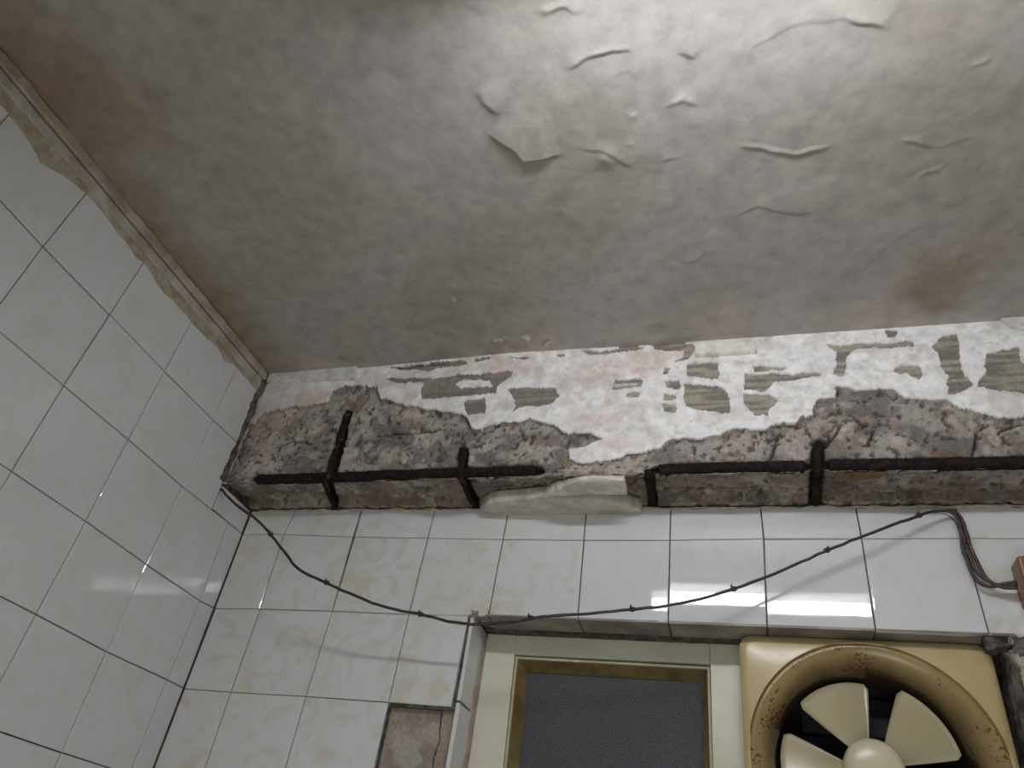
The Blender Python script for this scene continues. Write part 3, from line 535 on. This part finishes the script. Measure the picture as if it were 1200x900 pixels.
def rag(y):
    b_ = .283-.004-.012*max(0, float(fbm(np.array(y+5.), np.array(3.), .07, 4, 8))-.45)*4
    for c, w_, d in ((-.72, .05, .012), (-.56, .03, .006), (-.40, .035, .006), (-.24, .03, .005)): b_ -= d*math.exp(-((y-c)/w_)**2)
    return b_
at_parent(mesh_obj('mortar_edge', *ragged_strip(-1.9, -.113, rag, lambda y: .289, .0012, 500, 5), simple('tan_mortar', (.30, .24, .16), (.46, .42, .34), 40, .9, .5), trim))
# ragged joint where the beam runs into the left wall
P = [(.001, -.113-.004*vnoise(i*.35, 0., 3), ZA+.062+i*.0045) for i in range(60)]
o = mesh_obj('joint_filler', *tube(P, [.003+.006*float(vnoise(i*.22, 2., 4)) for i in range(60)], 8), MORTAR_DK, walll, True)
P = [(.003+.002*float(vnoise(i*.4, 5., 3)), -.1085, ZA+.058+i*.004) for i in range(62)]
o = mesh_obj('joint_filler', *tube(P, [.0022+.0028*float(vnoise(i*.2, 2., 6)) for i in range(62)], 7), MORTAR, walll, True)
P = [(.0015, -.118-.003*float(vnoise(i*.5, 5., 13)), ZA+.235+i*.004) for i in range(22)]
o = mesh_obj('joint_filler', *tube(P, [.002+.005*float(vnoise(i*.7, 2., 16)) for i in range(22)], 7), MORTAR_DK, walll, True)
# pale mortar lip on top of the back tiles
P = [(x, -.0005+.002*float(vnoise(x*60, 0., 21)), ZA+.0555+.0025*float(vnoise(x*45, 3., 22))) for x in np.arange(.02, XR-.01, .006)]
mesh_obj('mortar_lip', *tube(P, [.0016+.0035*float(vnoise(i*.45, 2., 23))**2 for i in range(len(P))], 6), simple('pale_mortar', (.40, .34, .27), (.62, .58, .50), 50, .9, .5), wallb, True)

# ---------------------------------------------------------------- window opening and window
YW = .08
rv = empty('trim_2', (OX0, 0, ZA+OZT)); tag(rv, 'tiled and mortared edge of the window opening', kind='structure')
fleft = lambda u, z, d: (.527-d, u, ZA+z)
for z0, z1 in ((-.286, -.147), (-.437, -.288), (-.589, -.439), (-.74, -.591)):
    at_parent(tile([(.0, z0), (.054, z0), (.056, z1), (.0, z1)], fleft, T_PLAIN, rv, (.0005, .0009), .0008, th=.006))
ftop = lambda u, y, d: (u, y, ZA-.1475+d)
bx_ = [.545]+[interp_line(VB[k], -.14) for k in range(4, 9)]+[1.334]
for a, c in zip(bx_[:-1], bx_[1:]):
    at_parent(tile([(a, .058), (c, .058), (c, .0), (a, .0)], ftop, T_BROWN, rv, (.0014, .0004), .0008, th=.004))
def rough_box(x0, x1, y0, y1, z0, z1, amp, seed, step=.005):
    """a lumpy block: subdivided box pushed about by noise"""
    V = []; F = []; idx = {}
    nx, ny, nz = [max(1, int(round((b_-a)/step))) for a, b_ in ((x0, x1), (y0, y1), (z0, z1))]
    def vid(i, j, k):
        if (i, j, k) not in idx:
            p = np.array([x0+(x1-x0)*i/nx, y0+(y1-y0)*j/ny, z0+(z1-z0)*k/nz])
            n = [float(fbm(np.array(p[a]*1.), np.array(p[b_]+p[c_]*1.7), .018, 3, seed+a*5))-.5 for a, b_, c_ in ((0, 1, 2), (1, 2, 0), (2, 0, 1))]
            idx[(i, j, k)] = len(V); V.append(p+np.array([n[1], n[2], n[0]])*amp*2)
        return idx[(i, j, k)]
    for j in range(ny):
        for k in range(nz):
            for i, fl_ in ((0, 1), (nx, 0)):
                q = (vid(i, j, k), vid(i, j+1, k), vid(i, j+1, k+1), vid(i, j, k+1)); F.append(q[::-1] if fl_ else q)
    for i in range(nx):
        for k in range(nz):
            for j, fl_ in ((0, 0), (ny, 1)):
                q = (vid(i, j, k), vid(i+1, j, k), vid(i+1, j, k+1), vid(i, j, k+1)); F.append(q[::-1] if fl_ else q)
    for i in range(nx):
        for j in range(ny):
            for k, fl_ in ((0, 1), (nz, 0)):
                q = (vid(i, j, k), vid(i+1, j, k), vid(i+1, j+1, k), vid(i, j+1, k)); F.append(q[::-1] if fl_ else q)
    return V, F
TANM = simple('pinkish_mortar', (.34, .29, .25), (.50, .40, .34), 30, .9, .7, .002)
def rb(name, mat, *a, parent=rv): return at_parent(mesh_obj(name, *rough_box(*a), mat, parent, True))
rb('jamb_mortar', TANM, .500, .5285, .056, .11, ZA-.80, ZA-.15, .0015, 1)
rb('head_mortar', MORTAR_DK, .53, 1.335, .058, .11, ZA-.150, ZA-.140, .001, 2)
rb('corner_mortar', MORTAR, .520, .534, -.0005, .02, ZA-.150, ZA-.1375, .004, 3, .0025)
rb('corner_mortar', MORTAR, .533, .550, .0005, .05, ZA-.149, ZA-.1375, .003, 13, .0025)
rb('jamb_mortar', MORTAR_DK, 1.318, 1.337, .012, .11, ZA-.80, ZA-.15, .006, 4, .004)
rb('jamb_mortar', MORTAR, 1.326, 1.345, -.0025, .03, ZA-.78, ZA-.162, .008, 5, .004)
rb('corner_mortar', MORTAR_DK, 1.296, 1.322, .004, .035, ZA-.164, ZA-.144, .008, 6, .0025)
rb('corner_mortar', MORTAR, 1.322, 1.333, -.002, .02, ZA-.158, ZA-.146, .005, 16, .0025)
rb('corner_mortar', MORTAR_DK, 1.326, 1.341, -.004, .03, ZA-.185, ZA-.150, .009, 26, .0025)
rb('sill_mortar', TANM, .52, 1.335, .0, .16, ZA-.81, ZA-.795, .001, 7, .02)
win = empty('window_1', (.93, YW, ZA-.80)); tag(win, 'cream metal window frame with a bronze sash and patterned glass', kind='structure')
def wpart(name, mat, V, F, bevel=0, smooth=False):
    o = mesh_obj(name, V, F, mat, win, smooth); at_parent(o)
    if bevel:
        m = o.modifiers.new('b', 'BEVEL'); m.width = bevel; m.segments = 2; m.limit_method = 'ANGLE'
    return o
def slab(q, y0, y1):
    """quad outline (x,z) x4 extruded from y0 to y1"""
    V = [(x, y, ZA+z) for y in (y0, y1) for x, z in q]
    return V, [(0, 1, 2, 3), (7, 6, 5, 4), (1, 0, 4, 5), (2, 1, 5, 6), (3, 2, 6, 7), (0, 3, 7, 4)]
wpart('jamb', CREAM, *slab([(.5285, -.795), (.600, -.795), (.5812, -.1495), (.5285, -.1495)], YW, .13), bevel=.001)
wpart('head', CREAM, *slab([(.5816, -.1825), (.9125, -.1815), (.9125, -.1495), (.5816, -.1495)], YW+.0006, .13), bevel=.001)
wpart('mullion', CREAM, *slab([(.913, -.795), (.9600, -.795), (.9600, -.1495), (.913, -.1495)], YW-.001, .13), bevel=.001)
wpart('head', CREAM, *slab([(.9605, -.170), (1.304, -.170), (1.304, -.1495), (.9605, -.1495)], YW+.0006, .13), bevel=.001)
wpart('jamb', CREAM, *slab([(1.304, -.795), (1.318, -.795), (1.318, -.1495), (1.304, -.1495)], YW, .13), bevel=.001)
wpart('sill', CREAM, *slab([(.600, -.795), (.913, -.795), (.913, -.765), (.600, -.765)], YW+.0006, .13), bevel=.001)
wpart('blanking_panel', CREAM, *slab([(.9605, -.795), (1.304, -.795), (1.304, -.500), (.9605, -.500)], YW+.01, .12))
# sash: bevelled picture-frame of four mitred profiles
xl, xr, zt, zb = .5838, .9115, -.1855, -.762
def sash_side(p0, p1, n):
    """profile rows: lip outer, lip inner, slope foot (inset from outer edge, y)"""
    prof = [(.0, .094), (.0, .0845), (.0035, .0835), (.0042, .0865), (.0165, .112), (.0165, .126)]
    V = []
    for P, s in ((p0, 0), (p1, 1)):
        for ins, y in prof: V.append((P[0]+n[s][0]*ins, y, ZA+P[1]+n[s][1]*ins))
    m = len(prof); F = [(k, k+1, m+k+1, m+k) for k in range(m-1)]
    return V, F
cs = [(xl, zt), (xr, zt), (xr+.002, zb), (xl+.014, zb)]; nn_ = [(1, -1), (-1, -1), (-1, 1), (1, 1)]
sash_o = empty('sash', (0, 0, 0), win); at_parent(sash_o)
for k in range(4):
    V, F = sash_side(cs[k], cs[(k+1) % 4], (nn_[k], nn_[(k+1) % 4])); V = np.array(V)
    lip = mesh_obj('sash_lip', V, [f for i, f in enumerate(F) if i < 3], SASH_L, sash_o)
    sl = mesh_obj('sash_rail', V, [f for i, f in enumerate(F) if i >= 3], SASH, sash_o)
V, F = slab([(xl+.022, zb+.012), (xr-.012, zb+.012), (xr-.013, zt-.013), (xl+.013, zt-.013)], .115, .119)
pane = mesh_obj('pane', V, F, gm, sash_o)
wpart('rebate', BLACK, *slab([(.56, -.80), (.92, -.80), (.92, -.165), (.56, -.165)], .131, .1315)) if False else None

# ---------------------------------------------------------------- extractor fan
FX, FZ, YP = 1.133, -.3225, .028
fan = empty('exhaust_fan', (FX, .10, ZA+FZ-.173)); tag(fan, 'yellowed plastic exhaust fan in the right half of the window, grease-specked', 'fan')
def fpart(name, mat, V, F, smooth=False, bevel=0, parent=None, cols=None):
    o = mesh_obj(name, V, F, mat, parent or fan, smooth); 
    if parent is None: at_parent(o)
    if bevel:
        m = o.modifiers.new('b', 'BEVEL'); m.width = bevel; m.segments = 3; m.limit_method = 'ANGLE'; m.angle_limit = math.radians(50)
    return o
n = 144; hs = .1735; rc = .020; V = []; F = []
def rsq(t, h, rc):
    c, s = math.cos(t), math.sin(t); k = h/max(abs(c), abs(s)); x, z = c*k, s*k
    if abs(x) > h-rc and abs(z) > h-rc:
        # meet the corner circle
        ox, oz = math.copysign(h-rc, x), math.copysign(h-rc, z); b_ = ox*c+oz*s; cc = ox*ox+oz*oz-rc*rc
        k = b_+math.sqrt(max(0, b_*b_-cc)); x, z = c*k, s*k
    return x, z
for k in range(n):
    t = 2*math.pi*k/n; c, s = math.cos(t), math.sin(t)
    for (kind, a, y) in (('c', .1668, YP+.012), ('c', .1668, YP+.001), ('c', .1678, YP-.0006), ('s', hs-.010, YP+.0004), ('s', hs-.004, YP+.0020), ('s', hs, YP+.0065), ('s', hs, YW-.002)):
        x, z = (a*c, a*s) if kind == 'c' else rsq(t, a, rc); V.append((FX+x, y, ZA+FZ+z))
for k in range(n):
    k2 = (k+1) % n
    for j in range(6): F.append((k*7+j, k*7+j+1, k2*7+j+1, k2*7+j))
po = fpart('front_panel', FAN_P, V, F, True)
m = po.modifiers.new('es', 'EDGE_SPLIT'); m.split_angle = math.radians(40)
prof = [(.1655, YP+.012), (.1655, YP+.001), (.1640, YP-.001), (.158, YP+.000), (.149, YP+.005), (.141, YP+.014), (.134, YP+.026), (.130, YP+.038), (.1285, YP+.05), (.1285, YP+.075)]
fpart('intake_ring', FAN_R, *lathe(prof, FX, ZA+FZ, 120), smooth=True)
fpart('duct', BLACK, *lathe([(.131, YP+.07), (.131, .16), (.02, .161), (.0, .161)], FX, ZA+FZ, 64), smooth=True)
for k in range(4):
    z = ZA+FZ-.09+.06*k
    fpart('shutter', BLACK, *box(FX-.085, FX+.085, .145, .148, z-.028, z+.028), bevel=.001)
def blade(ang):
    V = []; F = []; nr, na = 12, 14
    for side in (0, 1):
        for i in range(nr+1):
            u = i/nr; r = .030+(.1235-.030)*u
            ha = math.radians(28.5-1.5*u) - .0045/r*(1-u)
            if u > .9: ha *= 1-.10*((u-.9)/.1)**2
            for j in range(na+1):
                v_ = j/na*2-1; a = ang+v_*ha
                y = .074-.009*v_*(.6+.5*u)-.004*(1-v_*v_)+side*.0016
                V.append((FX+r*math.cos(a), y, ZA+FZ+r*math.sin(a)))
    w_ = na+1; off = (nr+1)*w_
    for i in range(nr):
        for j in range(na):
            a = i*w_+j; F += [(a, a+w_, a+w_+1, a+1), (off+a+1, off+a+w_+1, off+a+w_, off+a)]
    ring = [j for j in range(w_)]+[i*w_+na for i in range(1, nr+1)]+[nr*w_+j for j in range(na-1, -1, -1)]+[i*w_ for i in range(nr-1, 0, -1)]
    for k in range(len(ring)): a, b_ = ring[k], ring[(k+1) % len(ring)]; F.append((b_, a, a+off, b_+off))
    return V, F
for k in range(5): fpart('blade', FAN_B, *blade(math.radians(40+72*k)), smooth=True)
hub = fpart('hub', FAN_H, *lathe([(.036, .082), (.0405, .075), (.0405, .060), (.039, .052), (.035, .0455), (.027, .0415), (.014, .0395), (.006, .039), (.0, .039)], FX, ZA+FZ, 48), smooth=True)

# ---------------------------------------------------------------- cables
def cable(name, pts, r, mat, label, cat, wob=.0, parent=None):
    root = None
    P = smooth_line(pts, .004); k = np.arange(len(P))
    if wob: P = P+wob*np.stack([vnoise(k*.3, k*0., 31)-.5, vnoise(k*.3, k*0., 32)-.5, vnoise(k*.3, k*0., 33)-.5], 1)
    o = mesh_obj(name, *tube(P, r*(1+.12*(vnoise(k*.2, k*0, 35)-.5))*np.clip((k+1)/(14. if parent else 2.), 0, 1), 8), mat, parent, True); tag(o, label, cat); return o
cab = cable('power_cable', WIRE, .0024, CABLE, 'long black cable sagging across the back wall from the beam corner', 'cable', .0012)
for i, p in enumerate(TIES):
    x, y, z = p; a = random.uniform(0, 3)
    mb = MB(); V, F = tube([(x-.004, y, z-.001), (x-.001, y, z), (x+.001, y, z), (x+.004, y, z+.001)], [.003, .0042, .0042, .003], 8); mb.add(V, F)
    V, F = tube([(x, y, z), (x-.001+.003*math.cos(a), y-.002, z+.004), (x+.003*math.cos(a), y-.003, z+.0065)], [.0022, .0016, .0006], 6); mb.add(V, F)
    mb.build('cable_tie', CABLE, cab)
cable('wire_strand', WIRE2, .0028, WIREB, 'reddish-brown wire strand near the box', None, .002, cab)
cable('wire_strand', WIRE3, .0026, WIREP, 'dark purple wire strand near the box', None, .002, cab)
jb = MB().box(1.3490, 1.425, -.042, -.0008, ZA-.110, ZA-.044).build('junction_box', BOXM, None, .004)
tag(jb, 'brown plastic electrical box at the right edge on the white tiles', 'junction box')

# ---------------------------------------------------------------- fluorescent lamp (above the camera, seen as a reflection in the tiles)
LX0, LX1, LY, LZ = .71, 1.29, -.895, ZA+.247
lamp = empty('fluorescent_lamp', (1.0, LY, ZA+.346)); tag(lamp, 'short white fluorescent tube lamp fixed to the ceiling', 'lamp')
at_parent(mesh_obj('tube', *tube([(LX0, LY, LZ), (LX1, LY, LZ)], .016, 16), em, lamp, True))
at_parent(MB().box(LX0-.03, LX1+.03, LY-.042, LY+.042, ZA+.274, ZA+.352).build('housing', LAMPM, lamp, .003))
for x in (LX0-.012, LX1+.001): at_parent(MB().box(x, x+.011, LY-.016, LY+.016, LZ-.016, ZA+.280).build('tube_holder', LAMPM, lamp, .002))
